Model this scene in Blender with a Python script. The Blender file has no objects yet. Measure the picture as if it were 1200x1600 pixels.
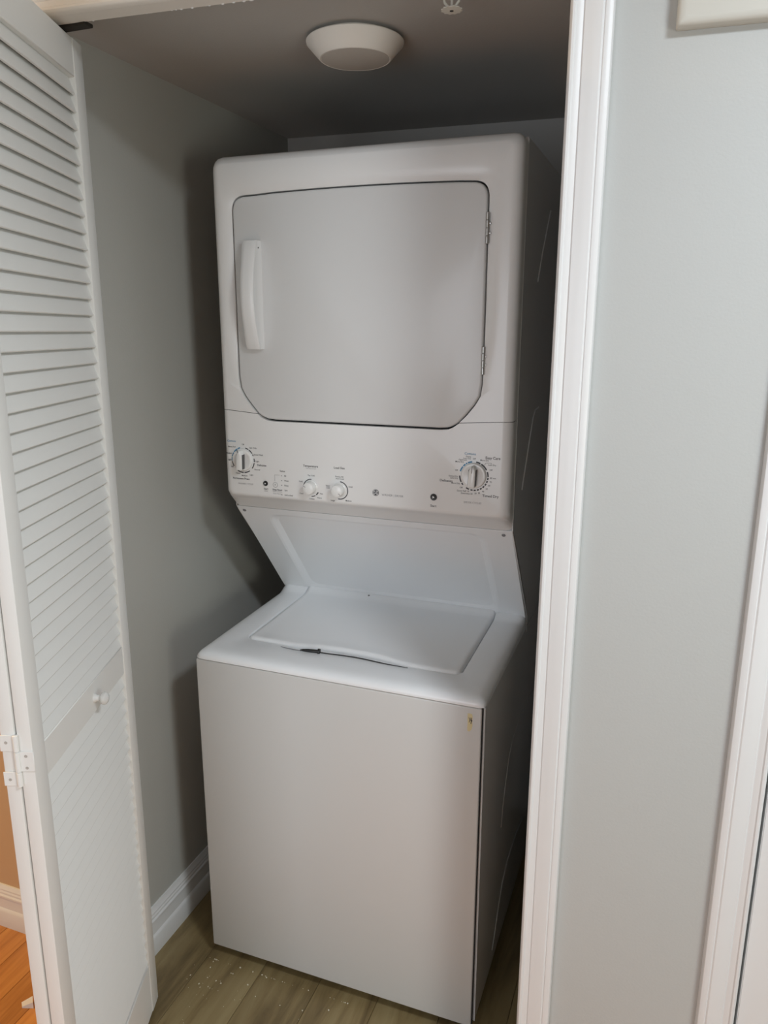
import bpy, bmesh, math, random
from mathutils import Vector, Matrix
random.seed(7)
SC = bpy.context.scene
COL = SC.collection

# ---------------------------------------------------------------- camera
YAW, PITCH, ROLL, FPX = 0.3604, -0.2418, 0.0015, 1190.14
CAM = Vector((0.9828, -1.3728, 1.5772))
fwd = Vector((-math.sin(YAW) * math.cos(PITCH), math.cos(YAW) * math.cos(PITCH), math.sin(PITCH)))
right = Vector((math.cos(YAW), math.sin(YAW), 0))
up = right.cross(fwd)
r2 = math.cos(ROLL) * right + math.sin(ROLL) * up
u2 = -math.sin(ROLL) * right + math.cos(ROLL) * up
cd = bpy.data.cameras.new('camera')
cd.sensor_fit = 'VERTICAL'
cd.sensor_height = 36
cd.lens = FPX / 1600 * 36
cd.clip_start = 0.05
cam = bpy.data.objects.new('camera', cd)
COL.objects.link(cam)
cam.matrix_world = Matrix(((r2.x, u2.x, -fwd.x, CAM.x), (r2.y, u2.y, -fwd.y, CAM.y), (r2.z, u2.z, -fwd.z, CAM.z), (0, 0, 0, 1)))
SC.camera = cam

# ---------------------------------------------------------------- world, lights, exposure
wd = bpy.data.worlds.new('world')
SC.world = wd
wd.use_nodes = True
wd.node_tree.nodes['Background'].inputs[0].default_value = (0.8, 0.85, 0.9, 1)
wd.node_tree.nodes['Background'].inputs[1].default_value = 0.05


def area_light(name, loc, target, size, power, color, shape='DISK'):
    ld = bpy.data.lights.new(name, 'AREA')
    ld.shape = shape
    ld.size = size
    ld.energy = power
    ld.color = color
    o = bpy.data.objects.new(name, ld)
    COL.objects.link(o)
    o.location = loc
    o.rotation_euler = (Vector(target) - Vector(loc)).to_track_quat('-Z', 'Y').to_euler()
    return o


area_light('hall_ceiling_lamp', (1.65, -1.06, 2.37), (1.65, -1.06, 0), 0.30, 21.6, (0.90, 0.98, 1.07))
area_light('rear_room_light', (0.15, -3.12, 1.25), (0.2, 0.0, 1.2), 1.3, 20.0, (0.93, 1.0, 1.10), 'SQUARE')
area_light('right_fill_light', (2.55, -1.60, 1.20), (0.5, 0.0, 1.1), 0.7, 16.0, (0.99, 1.0, 0.90), 'SQUARE')  # unseen fill light added to brighten the closet from the right
area_light('next_room_ceiling_lamp', (-1.3, -0.9, 2.33), (-1.3, -0.9, 0), 0.3, 26.0, (1.1, 0.72, 0.29))

SC.view_settings.view_transform = 'Standard'
SC.view_settings.look = 'None'
SC.view_settings.gamma = 1
SC.view_settings.use_curve_mapping = False
SC.view_settings.exposure = 0.0


# ---------------------------------------------------------------- materials
def mat(name, col, rough=0.5, metal=0.0, spec=0.5, coat=0.0, bump=None, mottle=0.0, mscale=6.0):
    m = bpy.data.materials.new(name)
    m.use_nodes = True
    nt = m.node_tree
    b = nt.nodes['Principled BSDF']
    b.inputs['Base Color'].default_value = (*col, 1)
    b.inputs['Roughness'].default_value = rough
    b.inputs['Metallic'].default_value = metal
    b.inputs['Specular IOR Level'].default_value = spec
    b.inputs['Coat Weight'].default_value = coat
    b.inputs['Coat Roughness'].default_value = 0.12
    tc = nt.nodes.new('ShaderNodeTexCoord')
    if mottle:
        n = nt.nodes.new('ShaderNodeTexNoise')
        n.inputs['Scale'].default_value = mscale
        n.inputs['Detail'].default_value = 4
        nt.links.new(tc.outputs['Object'], n.inputs['Vector'])
        mx = nt.nodes.new('ShaderNodeMix')
        mx.data_type = 'RGBA'
        mx.inputs[6].default_value = (*[c * (1 - mottle) for c in col], 1)
        mx.inputs[7].default_value = (*[min(1, c * (1 + mottle)) for c in col], 1)
        nt.links.new(n.outputs['Fac'], mx.inputs[0])
        nt.links.new(mx.outputs[2], b.inputs['Base Color'])
    if bump:
        sc, st, dist = bump
        n = nt.nodes.new('ShaderNodeTexNoise')
        n.inputs['Scale'].default_value = sc
        n.inputs['Detail'].default_value = 3
        nt.links.new(tc.outputs['Object'], n.inputs['Vector'])
        bp = nt.nodes.new('ShaderNodeBump')
        bp.inputs['Strength'].default_value = st
        bp.inputs['Distance'].default_value = dist
        nt.links.new(n.outputs['Fac'], bp.inputs['Height'])
        nt.links.new(bp.outputs['Normal'], b.inputs['Normal'])
    return m


def wood(name, c1, c2, c3, rough, sx=26.0, sy=1.6, var=0.25):
    m = bpy.data.materials.new(name)
    m.use_nodes = True
    nt = m.node_tree
    b = nt.nodes['Principled BSDF']
    b.inputs['Roughness'].default_value = rough
    tc = nt.nodes.new('ShaderNodeTexCoord')
    oi = nt.nodes.new('ShaderNodeObjectInfo')
    mp = nt.nodes.new('ShaderNodeMapping')
    mp.inputs['Scale'].default_value = (sx, sy, 1)
    nt.links.new(tc.outputs['Object'], mp.inputs['Vector'])
    mul = nt.nodes.new('ShaderNodeVectorMath')
    mul.operation = 'ADD'
    cmb = nt.nodes.new('ShaderNodeCombineXYZ')
    ml = nt.nodes.new('ShaderNodeMath')
    ml.operation = 'MULTIPLY'
    ml.inputs[1].default_value = 37.0
    nt.links.new(oi.outputs['Random'], ml.inputs[0])
    nt.links.new(ml.outputs[0], cmb.inputs[2])
    nt.links.new(mp.outputs[0], mul.inputs[0])
    nt.links.new(cmb.outputs[0], mul.inputs[1])
    n = nt.nodes.new('ShaderNodeTexNoise')
    n.inputs['Scale'].default_value = 1.0
    n.inputs['Detail'].default_value = 6
    n.inputs['Roughness'].default_value = 0.62
    n.inputs['Distortion'].default_value = 0.7
    nt.links.new(mul.outputs[0], n.inputs['Vector'])
    r = nt.nodes.new('ShaderNodeValToRGB')
    r.color_ramp.elements[0].position = 0.28
    r.color_ramp.elements[0].color = (*c1, 1)
    r.color_ramp.elements[1].position = 0.72
    r.color_ramp.elements[1].color = (*c3, 1)
    e = r.color_ramp.elements.new(0.5)
    e.color = (*c2, 1)
    nt.links.new(n.outputs['Fac'], r.inputs[0])
    hs = nt.nodes.new('ShaderNodeHueSaturation')
    mr = nt.nodes.new('ShaderNodeMapRange')
    mr.inputs[3].default_value = 1 - var
    mr.inputs[4].default_value = 1 + var
    nt.links.new(oi.outputs['Random'], mr.inputs[0])
    nt.links.new(mr.outputs[0], hs.inputs['Value'])
    nt.links.new(r.outputs[0], hs.inputs['Color'])
    nt.links.new(hs.outputs[0], b.inputs['Base Color'])
    return m


M_WALL = mat('grey_wall_paint', (0.50, 0.515, 0.50), 0.55, bump=(260, 0.12, 0.002), mottle=0.015)
M_CLOSET = mat('closet_grey_paint', (0.47, 0.47, 0.435), 0.6, bump=(260, 0.12, 0.002), mottle=0.02)
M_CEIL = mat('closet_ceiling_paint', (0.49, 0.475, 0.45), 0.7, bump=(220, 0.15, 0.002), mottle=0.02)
M_HALLCEIL = mat('hall_ceiling_paint', (0.75, 0.74, 0.72), 0.8)
M_WARMWALL = mat('beige_warm_lit_paint', (0.58, 0.40, 0.24), 0.6, bump=(260, 0.1, 0.002))  # beige paint pushed orange, warm lamplight is put into the colour
M_HEAD = mat('warm_lit_trim_paint', (0.86, 0.82, 0.75), 0.38, bump=(90, 0.08, 0.002), mottle=0.015)  # trim paint with the header's warm light put into its colour
M_TRIM = mat('white_trim_paint', (0.765, 0.77, 0.765), 0.38, bump=(90, 0.08, 0.002), mottle=0.015)
M_DOOR = mat('white_louver_paint', (0.86, 0.86, 0.83), 0.5, bump=(140, 0.08, 0.001), mottle=0.015, mscale=12)
M_ENAMEL = mat('white_enamel', (0.70, 0.705, 0.70), 0.32, coat=0.15, mottle=0.012, mscale=3)
M_FRONT = mat('white_enamel_front', (0.635, 0.635, 0.62), 0.36, coat=0.1, mottle=0.012, mscale=3)  # slightly darker white than the dryer door enamel
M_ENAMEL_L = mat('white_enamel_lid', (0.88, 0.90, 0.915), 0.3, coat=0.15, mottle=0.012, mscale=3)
M_SIDE = mat('shaded_enamel_side', (0.52, 0.52, 0.51), 0.3, coat=0.2)  # same white enamel darkened, closet shade is put into its colour
M_PLASTIC = mat('white_plastic', (0.80, 0.80, 0.79), 0.28, coat=0.1)
M_KNOB = mat('white_knob_plastic', (0.82, 0.82, 0.80), 0.25, coat=0.2)
M_GRIP = mat('dark_grey_grip', (0.10, 0.10, 0.10), 0.5)
M_CHROME = mat('chrome', (0.50, 0.49, 0.47), 0.34, metal=1.0)
M_PSCREW = mat('painted_screw', (0.48, 0.45, 0.41), 0.5)
M_DARK = mat('black_plastic', (0.012, 0.012, 0.012), 0.4)
M_GAP = mat('shadow_gap_black', (0.02, 0.02, 0.02), 0.9)
M_INK = mat('dark_ink', (0.05, 0.05, 0.055), 0.6)
M_GREYINK = mat('grey_ink', (0.22, 0.22, 0.23), 0.6)
M_BLUE = mat('blue_ink', (0.06, 0.24, 0.42), 0.6)
M_WHITE = mat('white_ink', (0.85, 0.85, 0.85), 0.5)
M_FIX = mat('fixture_white', (0.85, 0.82, 0.76), 0.5)
M_LENS = mat('fixture_lens', (0.60, 0.56, 0.51), 0.4)
M_SPR = mat('sprinkler_white', (0.68, 0.65, 0.58), 0.45)
M_STICK = mat('yellowed_sticker', (0.66, 0.58, 0.34), 0.6, mottle=0.15, mscale=60)
M_BOX = mat('cream_box_plastic', (0.60, 0.595, 0.54), 0.45)
M_LINT = mat('white_lint', (0.75, 0.70, 0.55), 0.8)
M_CORNER = mat('corner_black', (0.03, 0.025, 0.02), 0.9)
M_SUB = mat('subfloor', (0.03, 0.022, 0.014), 0.9)
M_OAK = wood('orange_oak', (0.42, 0.165, 0.040), (0.58, 0.25, 0.068), (0.68, 0.33, 0.10), 0.35, 38, 2.4, 0.18)
M_VINYL = wood('olive_vinyl_plank', (0.105, 0.070, 0.032), (0.265, 0.195, 0.090), (0.36, 0.285, 0.145), 0.42, 17, 1.7, 0.1)


# ---------------------------------------------------------------- helpers
def finish(o, m, parent=None, smooth=38, off=None):
    me = o.data
    if m is not None and len(me.materials) == 0:
        me.materials.append(m)
    if smooth:
        me.shade_smooth()
        me.set_sharp_from_angle(angle=math.radians(smooth))
    COL.objects.link(o)
    if parent is not None:
        hang(o, parent)
    return o


def worldloc(p):
    v = Vector((0, 0, 0))
    while p is not None:
        v += Vector(p.get('_loc', (0, 0, 0)))
        break
    return v


def hang(o, parent):
    o.parent = parent
    o.matrix_parent_inverse = Matrix.Translation(worldloc(parent)).inverted()


def obj(name, bm, m, parent=None, smooth=38):
    me = bpy.data.meshes.new(name)
    bmesh.ops.recalc_face_normals(bm, faces=bm.faces[:])
    bm.to_mesh(me)
    bm.free()
    return finish(bpy.data.objects.new(name, me), m, parent, smooth)


def thing(name, loc, label, cat, group=None, kind=None):
    o = bpy.data.objects.new(name, None)
    o.empty_display_size = 0.05
    COL.objects.link(o)
    o.location = loc
    o['_loc'] = tuple(loc)
    return tag(o, label, cat, group, kind)


def tag(o, label, cat, group=None, kind=None):
    o['label'] = label
    o['category'] = cat
    if group:
        o['group'] = group
    if kind:
        o['kind'] = kind
    return o


def struct(name, bm, m, label, cat, parent=None, smooth=38):
    o = obj(name, bm, m, parent, smooth)
    return tag(o, label, cat, kind='structure')


def box(bm, x0, x1, y0, y1, z0, z1, bev=0.0, seg=2, M=None):
    r = bmesh.ops.create_cube(bm, size=1)
    vs = r['verts']
    for v in vs:
        v.co = Vector((x0 + (v.co.x + .5) * (x1 - x0), y0 + (v.co.y + .5) * (y1 - y0), z0 + (v.co.z + .5) * (z1 - z0)))
    if bev:
        es = list({e for v in vs for e in v.link_edges})
        r2_ = bmesh.ops.bevel(bm, geom=es, offset=bev, segments=seg, affect='EDGES', profile=0.5)
        vs = list({v for v in r2_['verts']} | {v for v in vs if v.is_valid})
    if M is not None:
        bmesh.ops.transform(bm, matrix=M, verts=[v for v in vs if v.is_valid])
    return vs


def loft(bm, rings, cap0=False, cap1=False, closed=True):
    vr = [[bm.verts.new(p) for p in r] for r in rings]
    n = len(rings[0])
    for a, b in zip(vr, vr[1:]):
        for i in range(n if closed else n - 1):
            j = (i + 1) % n
            bm.faces.new((a[i], a[j], b[j], b[i]))
    if cap0:
        bm.faces.new(vr[0])
    if cap1:
        bm.faces.new(list(reversed(vr[-1])))
    return vr


def lathe(bm, prof, n=32, M=None, cap0=True, cap1=True):
    """prof: (radius, height) along local +Z"""
    rings = []
    for r, h in prof:
        ring = []
        for i in range(n):
            a = 2 * math.pi * i / n
            p = Vector((r * math.cos(a), r * math.sin(a), h))
            ring.append(M @ p if M is not None else p)
        rings.append(ring)
    loft(bm, rings, cap0, cap1)


def tube(bm, pts, rad, n=8):
    pts = [Vector(p) for p in pts]
    rings = []
    for i, p in enumerate(pts):
        d = (pts[min(i + 1, len(pts) - 1)] - pts[max(i - 1, 0)]).normalized()
        s = d.cross(Vector((0, 0, 1)))
        if s.length < 1e-4:
            s = d.cross(Vector((1, 0, 0)))
        s.normalize()
        t = s.cross(d)
        r = rad[i] if isinstance(rad, (list, tuple)) else rad
        rings.append([p + r * (math.cos(2 * math.pi * k / n) * s + math.sin(2 * math.pi * k / n) * t) for k in range(n)])
    loft(bm, rings, True, True)


def frame(o, ex, ey, ez):
    return Matrix(((ex[0], ey[0], ez[0], o[0]), (ex[1], ey[1], ez[1], o[1]), (ex[2], ey[2], ez[2], o[2]), (0, 0, 0, 1)))


def quad_prism(bm, pts, z0, z1):
    """vertical prism over a plan polygon"""
    lo = [bm.verts.new((x, y, z0)) for x, y in pts]
    hi = [bm.verts.new((x, y, z1)) for x, y in pts]
    n = len(pts)
    for i in range(n):
        j = (i + 1) % n
        bm.faces.new((lo[i], lo[j], hi[j], hi[i]))
    bm.faces.new(list(reversed(lo)))
    bm.faces.new(hi)


# ---------------------------------------------------------------- the closet and hall shell
TA = math.tan(math.radians(4))
CA, SA = math.cos(math.radians(4)), math.sin(math.radians(4))
YC = -0.262          # casing front face at x = 0
YF = YC + 0.014      # front wall face at x = 0
YI = -0.214          # inner face of the front wall at x = 0
ZS = 2.066           # underside of the header
ZCEIL = 2.112
XJ = 0.807           # right edge of the opening


def fy(x, y0):
    return y0 + x * TA


# floor: dark sub-floor slab with planks as parts
bm = bmesh.new()
box(bm, -3.0, 2.6, -3.2, 1.0, -0.06, -0.012)
floor = struct('floor', bm, M_SUB, 'wood plank floor, orange in the hall and olive brown in the closet', 'floor')


def plank_mesh(name, w, l, h=0.012, bev=0.0012):
    b = bmesh.new()
    box(b, 0.0004, w - 0.0004, 0.0004, l - 0.0004, -h, 0, bev, 1)
    me = bpy.data.meshes.new(name)
    b.to_mesh(me)
    b.free()
    return me


def plank(me, m, x, y):
    o = bpy.data.objects.new('plank', me)
    if len(me.materials) == 0:
        me.materials.append(m)
    COL.objects.link(o)
    o.location = (x, y, 0)
    o.parent = floor


pm = plank_mesh('oak_plank', 0.083, 0.9)
for i in range(38):
    x = -1.65 + i * 0.083
    y1 = -0.104 if x < -0.25 else -0.235
    yy = y1 - 0.9 - (0.0 if i % 2 else 0.0)
    plank(pm, M_OAK, x, yy)
    plank(pm, M_OAK, x, yy - 0.9)
vm = plank_mesh('vinyl_plank', 0.152, 1.12)
for i in range(7):
    plank(vm, M_VINYL, -0.166 + i * 0.152, -0.234)

# walls
bm = bmesh.new()
quad_prism(bm, [(-0.155, -0.25), (-0.155, 0.95), (-0.25, 0.95), (-0.25, -0.25)], 0, 2.42)
struct('wall_left', bm, M_CLOSET, 'grey painted side wall of the closet, shadowed beside the dryer', 'wall')
bm = bmesh.new()
quad_prism(bm, [(-0.155, 0.830), (0.9, 0.891), (0.9, 0.96), (-0.155, 0.90)], 0, 2.42)
struct('wall_back', bm, M_CEIL, 'dark strip of closet back wall showing above the dryer', 'wall')
bm = bmesh.new()
quad_prism(bm, [(0.835, fy(.835, YI)), (0.835, 0.89), (0.92, 0.89), (0.92, fy(.92, YI))], 0, 2.42)
struct('wall_right', bm, M_CLOSET, 'closet side wall hidden behind the white casing', 'wall')
bm = bmesh.new()
quad_prism(bm, [(-0.155, fy(-.155, YI)), (0.835, fy(.835, YI)), (0.835, 0.886), (-0.155, 0.83)], ZCEIL, ZCEIL + 0.06)
struct('ceiling', bm, M_CEIL, 'low grey closet ceiling with a round light', 'ceiling')
# hall front wall: right part, header part
bm = bmesh.new()
quad_prism(bm, [(XJ + 0.012, fy(XJ + .012, YF)), (1.168, fy(1.168, YF)), (1.168, fy(1.168, YI)), (XJ + 0.012, fy(XJ + .012, YI))], 0, 2.42)
struct('wall_front', bm, M_WALL, 'smooth light grey hall wall between the white closet casing and the next door trim', 'wall')
bm = bmesh.new()
quad_prism(bm, [(-0.25, fy(-.25, YF)), (XJ + 0.0115, fy(XJ + .0115, YF)), (XJ + 0.0115, fy(XJ + .0115, YI)), (-0.25, fy(-.25, YI))], ZS + 0.004, 2.42)
struct('wall_header', bm, M_WALL, 'strip of hall wall above the closet opening', 'wall')
bm = bmesh.new()
quad_prism(bm, [(1.168, fy(1.168, YF)), (2.6, fy(2.6, YF)), (2.6, fy(2.6, YI)), (1.168, fy(1.168, YI))], 2.05, 2.42)
quad_prism(bm, [(2.0, fy(2.0, YF)), (2.6, fy(2.6, YF)), (2.6, fy(2.6, YI)), (2.0, fy(2.0, YI))], 0, 2.05)
struct('wall_over_door', bm, M_WALL, 'grey hall wall above and beyond the flush door', 'wall')
bm = bmesh.new()
box(bm, -3.0, -0.25, -0.104, 0.0, 0, 2.42)
struct('wall_hall_left', bm, M_WARMWALL, 'beige wall tinted like warm lamplight, seen past the folded louvered door', 'wall')
bm = bmesh.new()
box(bm, -3.06, -3.0, -3.2, 0, 0, 2.42)
struct('wall_hall_end', bm, M_WARMWALL, 'warm-tinted end wall of the next room', 'wall')
bm = bmesh.new()
box(bm, -3.0, 2.6, -3.26, -3.2, 0, 2.42)
struct('wall_hall_rear', bm, M_WALL, 'grey hall wall behind the viewer', 'wall')
bm = bmesh.new()
box(bm, 2.6, 2.66, -3.2, 0.0, 0, 2.42)
struct('wall_hall_right', bm, M_WALL, 'grey wall at the right end of the hall', 'wall')
bm = bmesh.new()
box(bm, -3.0, 2.6, -3.2, 0.0, 2.42, 2.48)
struct('ceiling_hall', bm, M_HALLCEIL, 'white hall ceiling', 'ceiling')


# baseboards (profile swept along a straight line)
def baseboard(name, a, b, nrm, m, label, h=0.128):
    prof = [(0, 0), (0.0155, 0), (0.0165, 0.012), (0.0165, 0.048), (0.0145, 0.054), (0.0115, 0.058), (0.0110, 0.088), (0.0135, 0.092), (0.0135, 0.097),
            (0.0105, 0.101), (0.0105, 0.106), (0.0085, 0.110), (0.0085, 0.114), (0.0050, 0.121), (0.0035, h), (0, h)]
    bm = bmesh.new()
    rings = []
    for p in (a, b):
        rings.append([Vector((p[0] + nrm[0] * t, p[1] + nrm[1] * t, z)) for t, z in prof])
    loft(bm, rings, True, True)
    return struct(name, bm, m, label, 'baseboard', smooth=25)


baseboard('baseboard_left', (-0.155, -0.21), (-0.155, 0.83), (1, 0), M_TRIM, 'white moulded baseboard along the closet side wall')
baseboard('baseboard_hall_left', (-3.0, -0.104), (-0.25, -0.104), (0, -1), M_TRIM, 'white baseboard lit warm below the warm-tinted wall', h=0.124)


# door casings: profile (across, proud) swept along a path, mitred where it turns
CPROF = [(0, 0), (0.0005, 0.009), (0.002, 0.0125), (0.0045, 0.0145), (0.0075, 0.0142), (0.0095, 0.0118), (0.0155, 0.0112), (0.0185, 0.0098),
         (0.0205, 0.0120), (0.030, 0.0136), (0.040, 0.0156), (0.0435, 0.0156), (0.046, 0.0138), (0.0475, 0.0150), (0.0535, 0.0152), (0.0570, 0.0135), (0.0590, 0.009), (0.0592, 0)]


def wp(x, proud):
    """point on the hall wall plane at plan coordinate x, standing proud of the wall"""
    return Vector((x + proud * SA, fy(x, YF) - proud * CA, 0))


def casing_vertical(bm, x0, sgn, z0, z1, mitre=True):
    rings = []
    for k in (0, 1):
        ring = []
        for t, p in CPROF:
            v = wp(x0 + sgn * t * CA, p)
            v.z = z0 if k == 0 else (z1 + (t if mitre else 0))
            ring.append(v)
        rings.append(ring)
    loft(bm, rings, True, True)


bm = bmesh.new()
casing_vertical(bm, XJ, 1, 0, ZS)
c1 = struct('trim_1', bm, M_TRIM, 'white moulded casing up the edge of the closet opening', 'trim', smooth=30)
bm = bmesh.new()
rings = []
for xe, s in ((-0.16, 0), (XJ, 1)):
    ring = []
    for t, p in CPROF:
        v = wp(xe + s * t, p)
        v.z = ZS + t
        ring.append(v)
    rings.append(ring)
loft(bm, rings, True, True)
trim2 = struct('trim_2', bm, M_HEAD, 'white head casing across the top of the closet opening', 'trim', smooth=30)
bm = bmesh.new()    # soffit board under the header
quad_prism(bm, [(-0.155, fy(-.155, YF) + .0005), (XJ + 0.010, fy(XJ, YF) + .0005), (XJ + 0.010, fy(XJ, YI) + 0.001), (-0.155, fy(-.155, YI) + 0.001)], ZS, ZS + 0.004)
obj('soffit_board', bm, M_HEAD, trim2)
bm = bmesh.new()
rnd = random.Random(3)
for i in range(26):
    x = 0.02 + rnd.random() ** 0.9 * 0.40
    r = 0.0007 + 0.0016 * rnd.random() ** 2
    M = Matrix.Translation((x, fy(x, YI) + 0.0005, ZS + 0.0003)) @ Matrix.Diagonal((1.6, 0.9, 0.9, 1))
    bmesh.ops.create_icosphere(bm, subdivisions=1, radius=r, matrix=M)
o = obj('paint_drip', bm, M_TRIM, trim2)
o['kind'] = 'stuff'
bm = bmesh.new()
x = -0.02
box(bm, -0.06, 0.012, fy(-0.02, YI) + 0.0015, fy(-0.02, YI) + 0.022, ZS - 0.004, ZS + 0.002, 0.001, 1)  # near-black strip at the left end of the soffit
obj('dark_corner', bm, M_CORNER, trim2)
bm = bmesh.new()    # right jamb board
quad_prism(bm, [(XJ + 0.004, fy(XJ, YF) + .0005), (XJ + 0.0115, fy(XJ, YF) + .0008), (XJ + 0.0115, fy(XJ, YI) + .001), (XJ + 0.004, fy(XJ, YI) + .001)], 0, ZS - 0.0005)
obj('jamb_board', bm, M_TRIM, c1)

XT = 1.1115
bm = bmesh.new()
casing_vertical(bm, XT + 0.0592 * CA, -1, 0, 2.05)
struct('trim_3', bm, M_TRIM, 'white moulded casing beside the flush door at the edge of the photo', 'trim', smooth=30)
bm = bmesh.new()
D2 = [(1.1755, 0.0045), (2.0, 0.0045), (2.0, -0.028), (1.1755, -0.028)]
quad_prism(bm, [tuple(wp(x, p).xy) for x, p in D2], 0.008, 2.045)
bmesh.ops.bevel(bm, geom=bm.edges[:], offset=0.0015, segments=2, affect='EDGES')
struct('door_2', bm, M_TRIM, 'flush white door at the right edge of the photo', 'door')

# ---------------------------------------------------------------- folded louvered door
PA = Vector((-0.051, -0.157, 0))
PW = Vector((0.356, -0.9345, 0)).normalized()
PN = Vector((-PW.y, PW.x, 0))
EZ_ = (Vector((0, 0, 1)) - 0.009 * PW).normalized()
EX_ = (PW + 0.009 * Vector((0, 0, 1))).normalized()
PF = frame(PA + 0.0085 * PW, EX_, PN, EZ_)   # local x = along the panel, y = out of its room face, z = up
WID, THK, STI = 0.458, 0.0225, 0.042
ZB, ZT = 0.012, 2.057
PITCHS = 0.0288


def slat_mesh(flip):
    b = bmesh.new()
    L = WID - 2 * STI + 0.004
    prof = [(-0.0034, 0.0000), (-0.0030, 0.0012), (-0.0038, 0.0030), (-0.0140, 0.0325), (-0.0150, 0.0335), (-0.0170, 0.0325), (-0.0174, 0.0310), (-0.0072, -0.0005), (-0.0060, -0.0010)]
    if flip:
        prof = [(-THK - t, z) for t, z in prof]
    rings = [[Vector((s, t, z)) for t, z in prof] for s in (-L / 2, L / 2)]
    loft(b, rings, True, True)
    bmesh.ops.recalc_face_normals(b, faces=b.faces[:])
    me = bpy.data.meshes.new('slat')
    b.to_mesh(me)
    b.free()
    me.materials.append(M_DOOR)
    me.shade_smooth()
    me.set_sharp_from_angle(angle=math.radians(30))
    return me


door = thing('door_1', PA, 'white louvered bifold door folded open at the side of the closet', 'door', kind='structure')


def louver_panel(t0, flip):
    Mp = PF @ Matrix.Translation((0, t0, 0))
    b = bmesh.new()
    for s0, s1 in ((0, STI), (WID - STI, WID)):
        box(b, s0, s1, -THK, 0, ZB, ZT, 0.0025, 2, Mp)
    e = 0.0015
    for z0, z1 in ((ZB, 0.140), (0.869, 0.930), (1.994, ZT)):
        box(b, STI - 0.003, WID - STI + 0.003, -THK + 0.003, -0.002, z0, z1, 0.0015, 1, Mp)
    p = obj('door_panel', b, M_DOOR, door)
    me = slat_mesh(flip)
    R = Mp.to_3x3().to_4x4()

    def slat(z):
        o = bpy.data.objects.new('slat', me)
        COL.objects.link(o)
        pos = Mp @ Vector((WID / 2, 0, z))
        o.parent = p
        o.matrix_local = Matrix.Translation(pos) @ R
    k = 0
    z = 1.994 - PITCHS + 0.001
    while z > 0.930 - 0.012:
        slat(max(z, 0.9305))
        z -= PITCHS
    z = 0.869 - PITCHS
    while z > 0.140 - 0.012:
        slat(max(z, 0.1405))
        z -= PITCHS
    return p


louver_panel(0, False)
louver_panel(-THK - 0.0025, True)

# knob on the middle rail
b = bmesh.new()
K0 = PF @ Vector((0.205, -0.0025, 0.897))
lathe(b, [(0.0085, 0), (0.0085, 0.003), (0.0062, 0.006), (0.0055, 0.010), (0.0075, 0.0130), (0.0108, 0.0150), (0.0122, 0.0185), (0.0116, 0.0225), (0.0080, 0.0255), (0.003, 0.0268)], 28,
      frame(K0, PW, (0, 0, 1), PN))
obj('knob', b, M_KNOB, door)

# butterfly hinge across the near edges of both panels
b = bmesh.new()
HX = WID + 0.0003
tm = -THK - 0.00125


def hbox(bmx, s0, s1, t0, t1, z0, z1, bev=0.0006):
    box(bmx, s0, s1, t0, t1, z0, z1, bev, 1, PF)


hbox(b, HX, HX + 0.0016, tm - 0.025, tm - 0.002, 0.938, 0.965)
hbox(b, HX, HX + 0.0016, tm - 0.025, tm - 0.002, 0.879, 0.903)
hbox(b, HX, HX + 0.0016, tm + 0.002, tm + 0.025, 0.9035, 0.9375)
hg = obj('hinge', b, M_DOOR, door)
b = bmesh.new()
for z0, z1 in ((0.938, 0.9655), (0.9035, 0.9375), (0.8785, 0.903)):
    lathe(b, [(0.003, 0), (0.0042, 0.0007), (0.0042, z1 - z0 - 0.0007), (0.003, z1 - z0)], 14, PF @ Matrix.Translation((HX + 0.002, tm, z0)))
obj('hinge_knuckle', b, M_DOOR, hg)
for t, z in ((tm - 0.015, 0.953), (tm - 0.015, 0.890), (tm + 0.013, 0.930), (tm + 0.013, 0.910)):
    b = bmesh.new()
    c = PF @ Vector((HX + 0.0014, t, z))
    lathe(b, [(0.0026, 0), (0.0025, 0.0005), (0.0017, 0.0008), (0.0009, 0.0003)], 14, frame(c, PN, (0, 0, 1), PW))
    obj('screw', b, M_PSCREW, hg)

# ---------------------------------------------------------------- washer dryer
W = 0.683
YD = 0.158
wdr = thing('washer_dryer', (W / 2, 0.4, 0), 'tall white stacked washer and dryer standing in the closet', 'washer dryer')


def resample(pts, n):
    """n points along an open polyline, both ends kept"""
    L = [0]
    for a, c in zip(pts, pts[1:]):
        L.append(L[-1] + math.dist(a, c))
    out = []
    for i in range(n):
        s = L[-1] * i / (n - 1)
        k = max(j for j in range(len(L)) if L[j] <= s + 1e-9)
        k = min(k, len(pts) - 2)
        f = (s - L[k]) / max(L[k + 1] - L[k], 1e-9)
        out.append(tuple(pts[k][q] + f * (pts[k + 1][q] - pts[k][q]) for q in range(2)))
    return out


def fillet(pts, rads, n=7):
    """closed polygon with rounded corners"""
    out = []
    m = len(pts)
    for i in range(m):
        p0, p, p1 = Vector(pts[i - 1]), Vector(pts[i]), Vector(pts[(i + 1) % m])
        r = rads[i]
        if r <= 0:
            out.append(tuple(p))
            continue
        a = (p0 - p).normalized()
        c = (p1 - p).normalized()
        for k in range(n + 1):
            t = k / n
            q = (p + a * r) * (1 - t) ** 2 + p * 2 * t * (1 - t) + (p + c * r) * t ** 2
            out.append(tuple(q))
    return out


NU, NL = 190, 90


def outer_loop(i, zb, zt, rt, rb):
    """outline of the dryer front: left seam, up, over, down to the right seam, then round the bottom"""
    x0, x1 = i, W - i
    upper = fillet([(x0, 1.3845), (x0, zt), (x1, zt), (x1, 1.3845)], [0, rt, rt, 0])
    lower = fillet([(x1, 1.3845), (x1, zb), (x0, zb), (x0, 1.3845)], [0, rb, rb, 0])
    return resample(upper, NU) + resample(lower, NL)[1:-1]


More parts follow.
